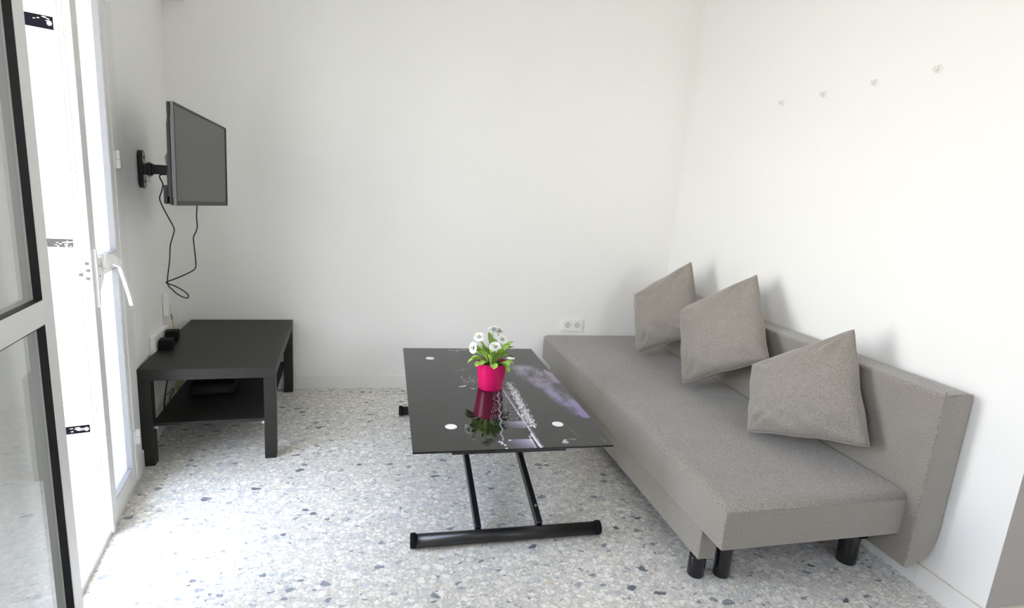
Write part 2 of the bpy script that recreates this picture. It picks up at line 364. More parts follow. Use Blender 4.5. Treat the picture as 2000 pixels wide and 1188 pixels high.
# ------------------------------------------------------------------ balcony door: frame and two leaves
def leftobj(o): o.location = (XL0, 0, 0); o.rotation_euler = (0, 0, THL); return o
fr = MB().use(M['alu'])
FY = -1.132                                # hinge line of the far leaf
# far jamb, stepped profile, head and threshold
fr.box((-.055, FY, 0), (.004, OY1+.004, OH), .002, 1); fr.box((-.055, FY+.03, 0), (.014, OY1+.02, OH+.02), .002, 1)
fr.box((-.055, OY0-.004, 0), (.004, OY0+.03, OH), .002, 1); fr.box((-.055, OY0-.03, 0), (.014, OY0+.005, OH+.02), .002, 1)
fr.box((-.055, OY0, OH-.05), (.008, OY1, OH+.004), .002, 1)
fr.box((-.075, OY0, -.034), (.012, OY1, .012), .002, 1); fr.box((-.075, OY0, .0125), (-.058, OY1, .03), .002, 1); fr.box((-.012, OY0+.03, .012), (.012, FY, .022), .002, 1)
o = leftobj(fr.build('trim_1')); struct(o, 'white aluminium frame and threshold of the balcony door')

def leaf(name, Wd, zmr0, zmr1, z0, z1, th, label, near_is_free):
    """leaf in its own frame: x thickness (0 = outer face, +x room side), y from 0 to Wd, z up"""
    root = empty(name, (0, 0, 0)); struct(root, label)
    st = .052
    for y0, y1 in ((0, st), (Wd-st, Wd)):
        b = MB().use(M['alu']); b.box((0, y0, z0), (th, y1, z1), .0015, 1)
        if y0 == 0:
            for k in range(3): b.box((.004+.012*k, -.007, z0+.003), (.0125+.012*k, .002, z1), .001, 1)
            b.use(M['groove'])
            for k in range(3): b.box((.0122+.012*k, -.0045, z0+.003), (.0164+.012*k, .001, z1))
            b.use(M['alu'])
            b.box((th-.002, -.016, z0-.018), (th+.003, .012, z1+.006), .001, 1)
        else:
            b.box((th-.002, Wd-.01, z0), (th+.003, Wd+.012, z1+.006), .001, 1)
        b.build('stile', None, root)
    for za, zb in ((z0, z0+.075), (zmr0, zmr1), (z1-.06, z1)):
        MB().box((.0005, st, za), (th-.0005, Wd-st, zb), .0015, 1).build('rail', M['alu'], root)
    for za, zb in ((z0+.075, zmr0), (zmr1, z1-.06)):
        g = MB().box((th*.42, st-.004, za-.004), (th*.42+.004, Wd-st+.004, zb+.004)).build('pane', M['glass'], root)
        for x0, x1, km in ((th*.42+.005, th-.0015, M['alu'] if name == 'door_2' else M['rebate']), (.0015, th*.42-.001, M['gasket'] if name == 'door_2' else M['alu'])):
            k = MB()
            k.box((x0, st-.001, za), (x1, st+.0015, zb)); k.box((x0, Wd-st-.0015, za), (x1, Wd-st+.001, zb))
            k.box((x0, st, za-.001), (x1, Wd-st, za+.0015)); k.box((x0, st, zb-.0015), (x1, Wd-st, zb+.001)); k.build('glazing_gasket', km, g)
        
    return root
# far leaf, closed against its jamb
lf = leaf('door_1', .337, .93, .99, .028, 2.09, .045, 'closed narrow leaf of the balcony door with white lever handle', True)
lf.location = LWP(-.028, -1.474, 0); lf.rotation_euler = (0, 0, THL)
for z in (.215, 1.322, 1.89):
    b = MB().use(M['white_plastic']); b.cyl((.055, .345, z-.032), (.055, .345, z-.001), .0075, n=16, bev=.001); b.cyl((.055, .345, z+.001), (.055, .345, z+.032), .0075, n=16, bev=.001)
    b.box((.046, .318, z-.03), (.050, .345, z+.03), .001, 1); b.build('hinge', None, lf)
# lock faceplate on the free edge
b = MB().use(M['white_plastic']); b.box((.004, -.011, .925), (.043, -.004, 1.0), .002, 2)
for z in (.935, .962, .985):
    b.box((.008, -.016, z-.008), (.020, -.008, z+.009), .001, 1); b.box((.026, -.014, z-.009), (.038, -.008, z+.004), .001, 1)
b.use(M['dark_hole'])
for z, x in ((.935, .030), (.948, .012), (.962, .032), (.985, .030)): b.box((x, -.0168, z-.0045), (x+.009, -.0095, z+.0045))
b.build('lock', None, lf)
# lever handle: kite-shaped base plate and long down-turned lever
hd = MB().use(M['white_plastic'])
plate = [(.004, .835), (.014, .835), (.020, .885), (.068, .925), (.088, .955), (.086, .985), (.058, .998), (.022, .999), (.012, 1.03), (.004, 1.03)]
hd.prism(plate, .047, .057, 'X', .001, 1)
hp = hd.build('handle', None, lf)
lv = MB()
path = [(.050, .985, .050), (.085, .986, .036), (.118, .966, .032), (.165, .90, .020), (.215, .83, .017), (.232, .795, .016)]
t = bmesh.new(); rings = []
for i, (y, z, w) in enumerate(path):
    a = path[max(i-1, 0)]; c = path[min(i+1, len(path)-1)]; d = Vector((c[0]-a[0], c[1]-a[1])).normalized(); nn = Vector((-d.y, d.x))*w/2
    x0 = .058 + .028*min(1, i/2.0)
    rings.append([t.verts.new((x0, y+nn.x, z+nn.y)), t.verts.new((x0+.012, y+nn.x, z+nn.y)), t.verts.new((x0+.012, y-nn.x, z-nn.y)), t.verts.new((x0, y-nn.x, z-nn.y))])
for a, c in zip(rings, rings[1:]):
    for i in range(4): t.faces.new((a[i], a[(i+1) % 4], c[(i+1) % 4], c[i]))
t.faces.new(rings[0][::-1]); t.faces.new(rings[-1]); bmesh.ops.recalc_face_normals(t, faces=t.faces)
bmesh.ops.bevel(t, geom=t.edges[:], offset=.002, segments=2, profile=.5, affect='EDGES')
lv.merge(t); lv.use(M['white_plastic']).box((.050, .062, .955), (.070, .088, .985), .002, 1); lv.build('lever', None, hp)
for y, z in ((.026, .972), (.027, .938), (.074, .968)): MB().cyl((.0565, y, z), (.0585, y, z), .003, n=12).build('screw', M['steel'], hp)
# near leaf, swung right round and lying along the left wall
l2 = leaf('door_2', .50, .935, .993, .028, 2.09, .045, 'open balcony door leaf folded back against the left wall, nearest the camera', False)
l2.rotation_euler = (0, 0, THL+math.pi-.012); l2.location = LWP(.094, -2.042, 0)
for z in (.215, 1.322, 1.89):
    b = MB().use(M['white_plastic']); b.cyl((.052, -.012, z-.032), (.052, -.012, z+.032), .0075, n=16, bev=.001); b.build('hinge', None, l2)

# three iron straps screwed to the reveal
def strap(z, h, x0, x1, mt, tilt, screws, label):
    r = empty('iron_strap', LWP(0, 0, 0), THL)
    b = MB(); b.box((x0, 0, -h/2), (x1, -.006, h/2), .001, 1, mtx=None)
    s = b.build('strap_plate', mt, r)
    b = MB()
    # chipped paint along the strap
    rr = random.Random(int(z*100))
    for k in range(9 if mt is M['strap'] else 14):
        cx = x1-.012-abs(rr.gauss(0, .03)); cz = rr.uniform(h*.05, h*.42)*rr.choice((1, 1, -1)); q = [(cx+rr.uniform(.001, .005)*math.cos(a)*1.6, cz+rr.uniform(.0006, .0022)*math.sin(a)) for a in [i*math.pi/3 for i in range(6)]]
        b.prism(q, -.0062, -.0066, 'Y')
    c = b.build('chipped_paint', M['ivory'], s)
    for sx, sz in screws:
        MB().lathe([(.0001, .005), (.004, .0045), (.0065, .003), (.0075, 0)], 14, Matrix.Translation((x1-sx, -.006, sz)) @ Matrix.Rotation(math.radians(90), 4, 'X'), False).build('screw_head', M['sill'], r)
    r.location = LWP(0, OY1-.012, z); r.rotation_euler = (0, tilt, THL)
    tag(r, label, 'metal strap', 'iron straps on the doorway reveal'); return r
strap(1.765, .043, -.36, -.145, M['strap'], .06, [(.018, -.002)], 'topmost black iron strap on the plaster reveal, with one pale screw')
strap(.995, .031, -.36, -.135, M['strapgrey'], .01, [], 'middle iron strap on the reveal, mottled grey and worn')
strap(.245, .032, -.36, -.145, M['strap'], -.05, [(.018, 0), (.045, .004)], 'lowest black iron strap on the reveal, just above the sill')

# ------------------------------------------------------------------ black-brown low table
BT = .0828
bx = Vector((.4005, -.9617, 0)); c_, s_ = math.cos(BT), math.sin(BT)
bc = bx + Vector((c_*.275 - s_*.45, s_*.275 + c_*.45, 0))
be = empty('low_table', bc, BT); tag(be, 'black-brown wooden low table with an open lower shelf against the left wall', 'table')
MB().box((-.275, -.45, .40), (.275, .45, .45), .0015, 2).build('tabletop', M['wood'], be)
for x in (-1, 1):
    for y in (-1, 1):
        MB().box((x*.275, y*.45, 0), (x*.225, y*.40, .3995), .0012, 1).build('leg', M['wood'], be)
MB().box((-.235, -.448+.025, .178), (.235, .423, .192), .001, 1).build('shelf', M['wood'], be)
for x in (-1, 1):
    for y in (-1, 1):
        b = MB(); b.cyl((x*.236, y*.425, .172), (x*.224, y*.425, .172), .003, n=10); b.box((x*.226, y*.418, .166), (x*.212, y*.424, .178)); b.build('shelf_bracket', M['screw'], be)

# set-top box on the shelf
ro = empty('media_box', bc + Vector((-.062, -.03, .192)), BT+.05)
tag(ro, 'dark box lying on the shelf of the low table, in shadow', 'media box')
MB().box((-.10, -.08, .004), (.10, .08, .056), .004, 2).build('case', M['black_plastic'], ro)
MB().box((-.085, -.082, .012), (.085, -.0795, .046), .001, 1).build('front_panel', M['black_gloss'], ro)
for x in (-.08, .08):
    for y in (-.06, .06): MB().cyl((x, y, 0), (x, y, .005), .008, n=12).build('foot', M['black_plastic'], ro)

# ------------------------------------------------------------------ television
TA = Vector((.6525, -1.1285, 1.1665)); TB = Vector((.6325, -.399, 1.136))
tvw = (TB-TA).length; ty = (TB-TA).normalized(); tn = ty.cross(Vector((0, 0, 1))).normalized(); tz = tn.cross(ty).normalized()
tv = bpy.data.objects.new('television', None); link(tv)
tv.matrix_world = Matrix(((tn.x, ty.x, tz.x, TA.x), (tn.y, ty.y, tz.y, TA.y), (tn.z, ty.z, tz.z, TA.z), (0, 0, 0, 1)))
tag(tv, 'flat black television on a swivel bracket, screen dark', 'television')
TW, THH = tvw, .381
M['screen'] = mat('lcd_screen', (.062, .061, .057), .30, spec=.38)
M['tvcase'] = mat('tv_case', (.045, .045, .043), .5, spec=.3)
M['strip'] = mat('tv_painted_highlight', (.16, .16, .16), .5, spec=.2)  # lighter grey stands in for the thin highlight along the set's edge
b = MB(); 
b.box((-.012, 0, 0), (0, .0085, THH), .0012, 1); b.box((-.012, TW-.0085, 0), (0, TW, THH), .0012, 1); b.box((-.012, .0086, THH-.0085), (0, TW-.0086, THH), .0012, 1); b.box((-.012, .0086, 0), (0, TW-.0086, .018), .0012, 1)
b.build('bezel', M['tvcase'], tv)
MB().box((-.010, .008, .017), (-.003, TW-.008, THH-.008)).build('screen', M['screen'], tv)
b = MB(); b.box((-.026, .001, .001), (-.0122, TW-.001, THH-.001), .004, 2); bk_ = b.build('rear_shell', M['black_plastic'], tv)
b = MB(); b.prism([(-.026, .02), (-.042, .035), (-.042, .115), (-.038, .145), (-.038, .30), (-.034, .335), (-.026, .345)], .03, TW-.03, 'Y', .003, 2); wn(b.build('rear_housing', M['black_plastic'], tv))
b = MB(); b.box((-.056, .03, .004), (-.040, .30, .075), .004, 2); b.build('speaker_bulge', M['black_plastic'], tv)
b = MB(); b.box((-.0124, -.0008, .03), (-.0112, .0002, THH-.05)); b.build('painted_edge_highlight', M['strip'], tv)

# wall bracket: plate on the wall, two arm links, plate on the set
mt = empty('tv_bracket', LWP(0, -.700, 1.290), THL); tag(mt, 'black swivel wall bracket holding the television', 'wall bracket')
def rr_poly(w, h, r, n=8):
    P = []
    for cx, cy_, a0 in ((w/2-r, h/2-r, 0), (-w/2+r, h/2-r, 90), (-w/2+r, -h/2+r, 180), (w/2-r, -h/2+r, 270)):
        for i in range(n+1):
            a = math.radians(a0+90*i/n); P.append((cx+r*math.cos(a), cy_+r*math.sin(a)))
    return P
wn(MB().prism(rr_poly(.062, .165, .029), .001, .022, 'X', .003, 2).build('wall_plate', M['black_gloss'], mt))
b = MB(); b.cyl((.040, 0, -.024), (.040, 0, .028), .015, n=20, bev=.002); b.box((.018, -.014, -.020), (.040, .014, .024), .002, 1); b.build('pivot', M['black_metal'], mt)
for z0_, z1_ in ((.0285, .034), (-.032, -.0245)): MB().cyl((.040, 0, z0_), (.040, 0, z1_), .008, n=16).build('pivot_bolt', M['screw'], mt)
b = MB(); b.box((.04, -.012, -.018), (.19, .012, .024), .003, 2, mtx=Matrix.Translation((.0, 0, 0)))
b.build('arm', M['black_metal'], mt)
b = MB(); b.cyl((.195, 0, -.022), (.195, 0, .028), .014, n=20, bev=.002); b.box((.195, -.012, -.016), (.222, .012, .022), .002, 1); b.build('tilt_joint', M['black_metal'], mt)
for z in (.052, -.052): MB().cyl((.0215, 0, z), (.024, 0, z), .006, n=12).build('screw', M['black_metal'], mt)

# clear junction cover and pale cable bundle on the wall behind the set
jc = MB().box((0, -.04, -.03), (.016, .04, .03), .004, 2).build('cable_cover', M['clear']); jc.location = LWP(0, -.60, 1.262); jc.rotation_euler = (0, 0, THL)
tag(jc, 'small clear plastic cover on the left wall below the bracket arm', 'cover plate')
b = MB()
for k in range(7):
    cx = .10+R_.uniform(-.01, .01); cy2 = -.605+R_.uniform(-.012, .012); cz = 1.338+R_.uniform(-.008, .008); rx, rz = R_.uniform(.013, .02), R_.uniform(.024, .036); ph = R_.uniform(-.6, .6)
    b.tube([LWP(cx+.15*rx*math.sin(2*a), cy2+rx*math.cos(a)*math.cos(ph)-rz*math.sin(a)*math.sin(ph)*.4, cz+rz*math.sin(a)) for a in [i*math.pi/5 for i in range(11)]], .0022, 6, 3)
b.tube([LWP(.012, -.60, 1.285), LWP(.05, -.60, 1.285), LWP(.09, -.605, 1.305), LWP(.10, -.605, 1.34)], .0022, 6)
b.tube([LWP(.10, -.605, 1.33), LWP(.118, -.60, 1.27), LWP(.124, -.60, 1.225), LWP(.15, -.61, 1.20), LWP(.20, -.62, 1.20)], .0022, 6)
tag(b.build('cable_coil', M['cable_w']), 'pale coiled cable bundled behind the television above its bracket arm', 'cable')
# hanging black lead
pts = [(.47, -.61, 1.275), (.41, -.62, 1.267), (.426, -.633, 1.229), (.421, -.64, 1.195), (.414, -.646, 1.164), (.43, -.658, 1.126), (.455, -.664, 1.075), (.476, -.671, 1.032), (.470, -.677, .995), (.461, -.684, .955), (.459, -.697, .886), (.450, -.709, .787),
       (.470, -.716, .757), (.50, -.724, .733), (.535, -.735, .722), (.545, -.74, .735), (.530, -.748, .757), (.495, -.756, .782), (.463, -.761, .797), (.50, -.768, .815), (.544, -.773, .837), (.585, -.781, .862), (.597, -.786, .885), (.599, -.799, .952), (.601, -.812, 1.01), (.615, -.82, 1.04), (.622, -.824, 1.065), (.625, -.837, 1.102), (.633, -.85, 1.158)]
pts[0] = tuple(LWP(.11, -.628, 1.273)); 
tag(MB().tube(pts, .0028, 8, 5).build('power_cable', M['cable']), 'thin black lead hanging in a loop below the television', 'cable')

# trunking, junction box, adapters and wires on the left wall by the low table
jb = leftobj(empty('junction_box', (0, 0, 0))); tag(jb, 'small white junction box on the left wall near the corner, above the trunking', 'junction box')
MB().box((.001, -.395, .545), (.028, -.335, .66), .004, 2).build('cover', M['white_plastic'], jb)
MB().box((.0285, -.385, .56), (.030, -.355, .60), .0005, 1).build('label_plate', M['ivory'], jb)
tr_ = leftobj(empty('socket_strip', (0, 0, 0))); tag(tr_, 'white socket strip on the left wall just above the low table', 'socket strip')
MB().prism([(-.72, .335), (-.40, .335), (-.40, .500), (-.72, .525)], .001, .022, 'X', .003, 2).build('housing', M['white_plastic'], tr_)
for y in (-.52, -.60, -.68): MB().cyl((.0222, y, .45), (.0235, y, .45), .019, n=20).build('socket_well', M['ivory'], tr_)
def adapter(y, z, sx, sy, sz, label):
    r = leftobj(empty('power_adapter', (0, 0, 0)))
    r.location = LWP(.0245, y, z); tag(r, label, 'power adapter', 'black adapters in the socket strip')
    wn(MB().box((.004, -sy/2, -sz/2), (sx, sy/2, sz/2), .004, 2).build('case', M['black_plastic'], r))
    MB().cyl((0, 0, 0), (.0045, 0, 0), .014, n=18).build('plug_boss', M['white_plastic'], r)
    MB().box((sx*.3, -sy*.3, sz/2), (sx*.7, sy*.3, sz/2+.001)).build('vent', M['black_plastic'], r)
    return r
adapter(-.655, .4745, .062, .06, .045, 'nearer black power adapter in the socket strip behind the low table')
adapter(-.505, .478, .062, .055, .045, 'farther black power adapter in the socket strip, under the green and yellow wire')
b = MB().use(M['cable_g']); b.tube([LWP(.024, -.352, .552), LWP(.032, -.356, .54), LWP(.033, -.36, .52)], .003, 6)
b.use(M['cable_yg']).tube([LWP(.033, -.36, .52), LWP(.04, -.375, .49), LWP(.034, -.375, .46), LWP(.034, -.375, .40), LWP(.045, -.40, .33), LWP(.05, -.40, .26), LWP(.045, -.41, .20), LWP(.05, -.40, .13), LWP(.05, -.40, .04)], .0022, 6)
b.tube([LWP(.062, -.40, .33), LWP(.056, -.42, .27), LWP(.058, -.41, .20), LWP(.052, -.405, .12)], .0022, 6)
b.build('earth_wire'); o = bpy.data.objects['earth_wire']; tag(o, 'green and yellow earth wire running down the left wall from the junction box', 'wire')
b = MB()
b.tube([LWP(.027, -.55, .425), LWP(.026, -.55, .39), LWP(.03, -.555, .33), LWP(.035, -.55, .28), LWP(.03, -.60, .20), LWP(.03, -.655, .13), LWP(.035, -.65, .115), LWP(.06, -.60, .11)], .0032, 6)
b.tube([LWP(.027, -.48, .425), LWP(.027, -.49, .39), LWP(.036, -.51, .33), LWP(.045, -.50, .27), LWP(.05, -.45, .245), LWP(.09, -.40, .225), LWP(.15, -.36, .215)], .0030, 6)
b.tube([LWP(.040, -.62, .325), LWP(.04, -.59, .27), LWP(.04, -.55, .25), LWP(.045, -.50, .30), LWP(.05, -.45, .35)], .0018, 6)
b.tube([LWP(.032, -.60, .19), LWP(.04, -.56, .185), LWP(.05, -.53, .195), LWP(.05, -.52, .175), LWP(.04, -.54, .165), LWP(.045, -.57, .15), LWP(.04, -.57, .12)], .0018, 6)
b.tube([LWP(.05, -.47, .36), LWP(.06, -.44, .27), LWP(.07, -.42, .24), LWP(.11, -.38, .23)], .0022, 6)
tag(b.build('cable_tangle', M['cable']), 'tangle of black cables hanging behind the low table', 'cable')
cn = MB().box((-.02, -.009, -.006), (.02, .009, .006), .002, 1).build('plug_connector', M['white_plastic']); cn.location = LWP(.11, -.385, .262); cn.rotation_euler = (0, -.7, .9)
tag(cn, 'small white plug connector hanging under the low table top', 'connector')
b = MB(); b.tube([LWP(.115, -.38, .272), LWP(.12, -.36, .31), LWP(.08, -.36, .37)], .002, 6); tag(b.build('connector_lead', M['cable_w']), 'short pale lead of the white connector under the low table', 'cable')

# box cut by the top of the frame in the far left corner
ac = empty('wall_unit', (.30, 0, 2.165)); tag(ac, 'pale wall unit high in the back left corner, cut off by the frame', 'wall unit')
MB().box((-.058, -.11, 0), (.052, -.001, .16), .005, 2).build('casing', M['white_plastic'], ac)
MB().box((-.045, -.1115, .02), (.04, -.1101, .13)).build('grille', M['ivory'], ac)

# ------------------------------------------------------------------ double socket on the back wall
so = empty('wall_socket', (2.671, -.0005, .447)); tag(so, 'white double wall socket on the back wall above the sofa bed end', 'wall socket')
wn(MB().prism(rr_poly(.157, .083, .008, 4), 0, -.009, 'Y', .002, 2).build('frame', M['white_plastic'], so))
for x in (-.034, .034):
    b = MB(); b.box((x-.027, -.0092, -.027), (x+.027, -.0115, .027), .001, 1); ins = b.build('socket', M['white_plastic'], so)
    b = MB().use(M['ivory'])
    b.lathe([(.0195, 0), (.0195, -.0008), (.0175, .0006)], 28, Matrix.Translation((x, -.0118, 0)) @ Matrix.Rotation(math.radians(90), 4, 'X'), True)
    b.use(M['dark_hole']); b.cyl((x-.0095, -.0126, 0), (x-.0095, -.0134, 0), .0026, n=12); b.cyl((x+.0095, -.0126, 0), (x+.0095, -.0134, 0), .0026, n=12)
    b.box((x-.0022, -.0126, .0125), (x+.0022, -.0134, .0175)); b.box((x-.0022, -.0126, -.0175), (x+.0022, -.0134, -.0125))
    b.tube([(x-.0185*math.cos(a), -.0126, .0185*math.sin(a)) for a in [math.radians(-50+20*i) for i in range(6)]], .0007, 5, 2)
    b.build('socket_well', None, ins)

# four clear hooks on the right wall
for i, (y, z) in enumerate(((-.893, 1.844), (-1.164, 1.846), (-1.437, 1.850), (-1.703, 1.854))):
    r = empty('wall_hook', (XR(y), y, z), THR)
    tag(r, ['clear plastic hook on the right wall, nearest the back corner of the room', 'clear plastic hook on the right wall, second from the back corner', 'clear plastic hook on the right wall, third from the back corner', 'clear plastic hook on the right wall, nearest the camera'][i], 'hook', 'clear hooks in a row on the right wall')
    MB().lathe([(.0001, .004), (.012, .0036), (.0145, .002), (.015, 0)], 24, Matrix.Rotation(math.radians(-90), 4, 'Y'), True).build('base_disc', M['clear_hook'], r)
    b = MB(); b.tube([(-.004, 0, .001), (-.014, 0, -.001), (-.020, 0, -.004), (-.022, 0, .003), (-.020, 0, .008)], .0022, 8)
    b.tube([(-.019, .008*math.cos(a), .001+.008*math.sin(a)) for a in [i*math.pi/5 for i in range(11)]], .0017, 8, 3); b.build('hook_ring', M['clear_hook'], r)

# ------------------------------------------------------------------ sofa bed
ST = .0246
sf = empty('sofa_bed', (2.5257, -2.0714, 0), ST); tag(sf, 'grey fabric sofa bed with low backrest along the right wall', 'sofa bed')
SW, SL, Z0, Z1 = .738, 2.064, .2135, .381
def softbox(a, b, r_top, r_other, name, mt, parent, cuts=18):
    t = bmesh.new(); V = [t.verts.new((x, y, z)) for x in (a[0], b[0]) for y in (a[1], b[1]) for z in (a[2], b[2])]
    for f in ((0, 1, 3, 2), (4, 6, 7, 5), (0, 4, 5, 1), (2, 3, 7, 6), (0, 2, 6, 4), (1, 5, 7, 3)): t.faces.new([V[i] for i in f])
    bmesh.ops.recalc_face_normals(t, faces=t.faces)
    top = [e for e in t.edges if all(v.co.z > b[2]-1e-4 for v in e.verts)]
    bmesh.ops.bevel(t, geom=top, offset=r_top, segments=6, profile=.5, affect='EDGES')
    oth = [e for e in t.edges if e.calc_length() > .05 and e.calc_face_angle(0) > 1.2]
    bmesh.ops.bevel(t, geom=oth, offset=r_other, segments=3, profile=.5, affect='EDGES')
    m_ = MB(); m_.merge(t); o = m_.build(name, mt, parent); return wn(o)
seat = softbox((0, 0, Z0), (SW, SL, Z1), .034, .008, 'seat', M['sofa'], sf)
# piped seams up the corners and round the lower edge of the seat
b = MB()
b.tube([(.0035, .0030, Z0+.01), (.0032, .0028, .30), (.006, .006, Z1-.022)], .0016, 6)
b.build('seam', M['sofa'], seat); b = MB()
b.tube([(SW-.0035, .0030, Z0+.01), (SW-.0032, .0028, .30), (SW-.006, .006, Z1-.022)], .0016, 6)
b.build('seam', M['sofa'], seat)
# front apron, under-frame, legs
wn(MB().box((.0225, .137, .078), (.092, 1.94, Z0+.004), .005, 2).build('apron', M['sofa'], sf))
b = MB(); b.box((.108, .092, .143), (.70, 1.98, Z0+.002), .004, 2); b.build('under_frame', M['fabric_seam'], sf)
for lx, ly, zt, rr_ in ((.012+.030, .165, .078, .030), (.137, .15, .143, .029), (.690, .15, .143, .036), (.042, 1.90, .078, .030), (.137, 1.92, .143, .029), (.690, 1.92, .143, .036)):
    MB().cyl((lx, ly, 0), (lx, ly, zt), rr_, n=28, bev=.003).build('leg', M['black_gloss'], sf)
# backrest
bp_ = [(.0, .115), (.006, .750), (.118, .752), (.130, .74), (.131, .22), (.118, .155), (.085, .128)]
b = MB(); bo = Vector((3.2485, -2.097, 0))
P_ = [(.000, .112), (.000, .745), (.008, .753), (.112, .757), (.124, .748), (.126, .235), (.118, .185), (.098, .150), (.070, .132), (.015, .106)]
b.prism(P_, 0, 2.07, 'Y', .005, 2)
br = b.build('backrest', M['sofa'], None); wn(br); br.location = bo; br.rotation_euler = (0, 0, math.atan(.0225))
bpy.context.view_layer.update()
br.parent = sf; br.matrix_parent_inverse = (Matrix.Translation((2.5257, -2.0714, 0)) @ Matrix.Rotation(ST, 4, 'Z')).inverted()
b = MB(); b.tube([(.004, -.0005, .125), (.003, -.0008, .40), (.003, -.0005, .74), (.006, -.0005, .752), (.06, -.0008, .757), (.115, -.0005, .756)], .0018, 6)
b.build('seam', M['sofa'], br)
b = MB().use(M['black_plastic']); b.box((.685, .10, .125), (.716, .135, .20), .003, 1); b.use(M['screw']).box((.692, .098, .14), (.706, .1005, .17), .001, 1)
b.build('hinge', None, sf)

# cushions: four corner points each, pinched edges, puffed middle
def cushion(TL, TR, BR_, BL, T, seed, label, pinch=.028, sag=0.0, face=(-1, 0, .3)):
    TL, TR, BR_, BL = map(Vector, (TL, TR, BR_, BL)); ctr = (TL+TR+BR_+BL)/4
    nrm = (TR-BL).cross(TL-BR_).normalized()
    if nrm.dot(Vector(face)) < 0: nrm = -nrm
    N_ = 40; t = bmesh.new()
    def P(u, v, s):
        du, dv = 1-abs(u), 1-abs(v)
        uu = u*(1-pinch*(1-v*v)*(abs(u)**3)*1.6)+.010*math.sin(v*8+seed*1.7)*u*abs(u)**3*(1-v**4); vv = v*(1-pinch*(1-u*u)*(abs(v)**3)*1.6)+.010*math.sin(u*7+seed*2.9)*v*abs(v)**3*(1-u**4)
        rd = 1-.026*(u*u*v*v)**3; uu *= rd; vv *= rd
        a, c = (uu+1)/2, (vv+1)/2
        p = (BL*(1-a)+BR_*a)*(1-c)+(TL*(1-a)+TR*a)*c
        h = T*(max(0, 1-abs(u)**2.8)**.52)*(max(0, 1-abs(v)**2.8)**.52)
        nz = noise.noise(Vector((u*1.6, v*1.6, seed*3.1+s)))*.010 + noise.noise(Vector((u*4.2, v*4.2, seed*5.3+s)))*.0035
        # puckers that run out from the corners and the lower edge
        for cu, cv in ((-1, -1), (1, -1), (1, 1), (-1, 1)):
            rr = math.hypot(u-cu, v-cv); an = math.atan2(v-cv, u-cu)
            nz += .011*math.exp(-((rr-.42)/.26)**2)*math.sin(an*11+seed*2+cu*3+cv)
        nz += .010*math.exp(-((v+.72)/.25)**2)*math.sin(u*9+v*5+seed)
        nz += .0035*math.exp(-(max(0, 1-u)/.22)**2)*math.sin(v*19+math.sin(v*5+seed)*2)*(1-v**4)
        nz += .0045*math.exp(-(max(0, 1+v)/.26)**2)*math.sin(u*15+v*6+seed*1.3)*(1-u**4)
        nz += .006*math.exp(-((u+.75)**2+(v+.62)**2)/.05)*math.sin((u-v)*16+seed)
        edge = min(1, 3.2*min(du, dv))
        return p+nrm*s*(h+nz*edge)
    for s in (1, -1):
        G = [[t.verts.new(P(-1+2*i/N_, -1+2*j/N_, s)) for j in range(N_+1)] for i in range(N_+1)]
        for i in range(N_):
            for j in range(N_):
                f = t.faces.new((G[i][j], G[i+1][j], G[i+1][j+1], G[i][j+1]) if s > 0 else (G[i][j], G[i][j+1], G[i+1][j+1], G[i+1][j])); f.smooth = True
    bmesh.ops.remove_doubles(t, verts=t.verts, dist=.0004)
    bmesh.ops.recalc_face_normals(t, faces=t.faces)
    root = empty('cushion', (BL.x, BL.y, BL.z)); tag(root, label, 'cushion', 'grey cushions on the sofa bed')
    m_ = MB(); m_.merge(t, Matrix.Translation(-BL)); m_.build('cover', M['cushion'], root)
    ring = [P(-1+2*i/24, -1, 0) for i in range(24)]+[P(1, -1+2*i/24, 0) for i in range(24)]+[P(1-2*i/24, 1, 0) for i in range(24)]+[P(-1, 1-2*i/24, 0) for i in range(25)]
    MB().tube([p-BL for p in ring], .0021, 6, 1).build('seam', M['cushion'], root)
    return root
cushion((2.975, -.262, .722), (3.155, -.590, .990), (3.135, -.835, .615), (2.925, -.500, .398), .078, 1, 'grey cushion farthest back on the sofa bed, nearest the back wall')
cushion((3.028, -.755, .735), (3.215, -1.107, 1.002), (3.125, -1.410, .650), (2.935, -1.035, .400), .082, 2, 'middle grey cushion leaning on the backrest, between the two others')
cushion((3.050, -1.385, .626), (3.200, -1.745, .893), (3.180, -1.937, .490), (2.924, -1.585, .398), .082, 3, 'grey cushion nearest the camera on the sofa bed')

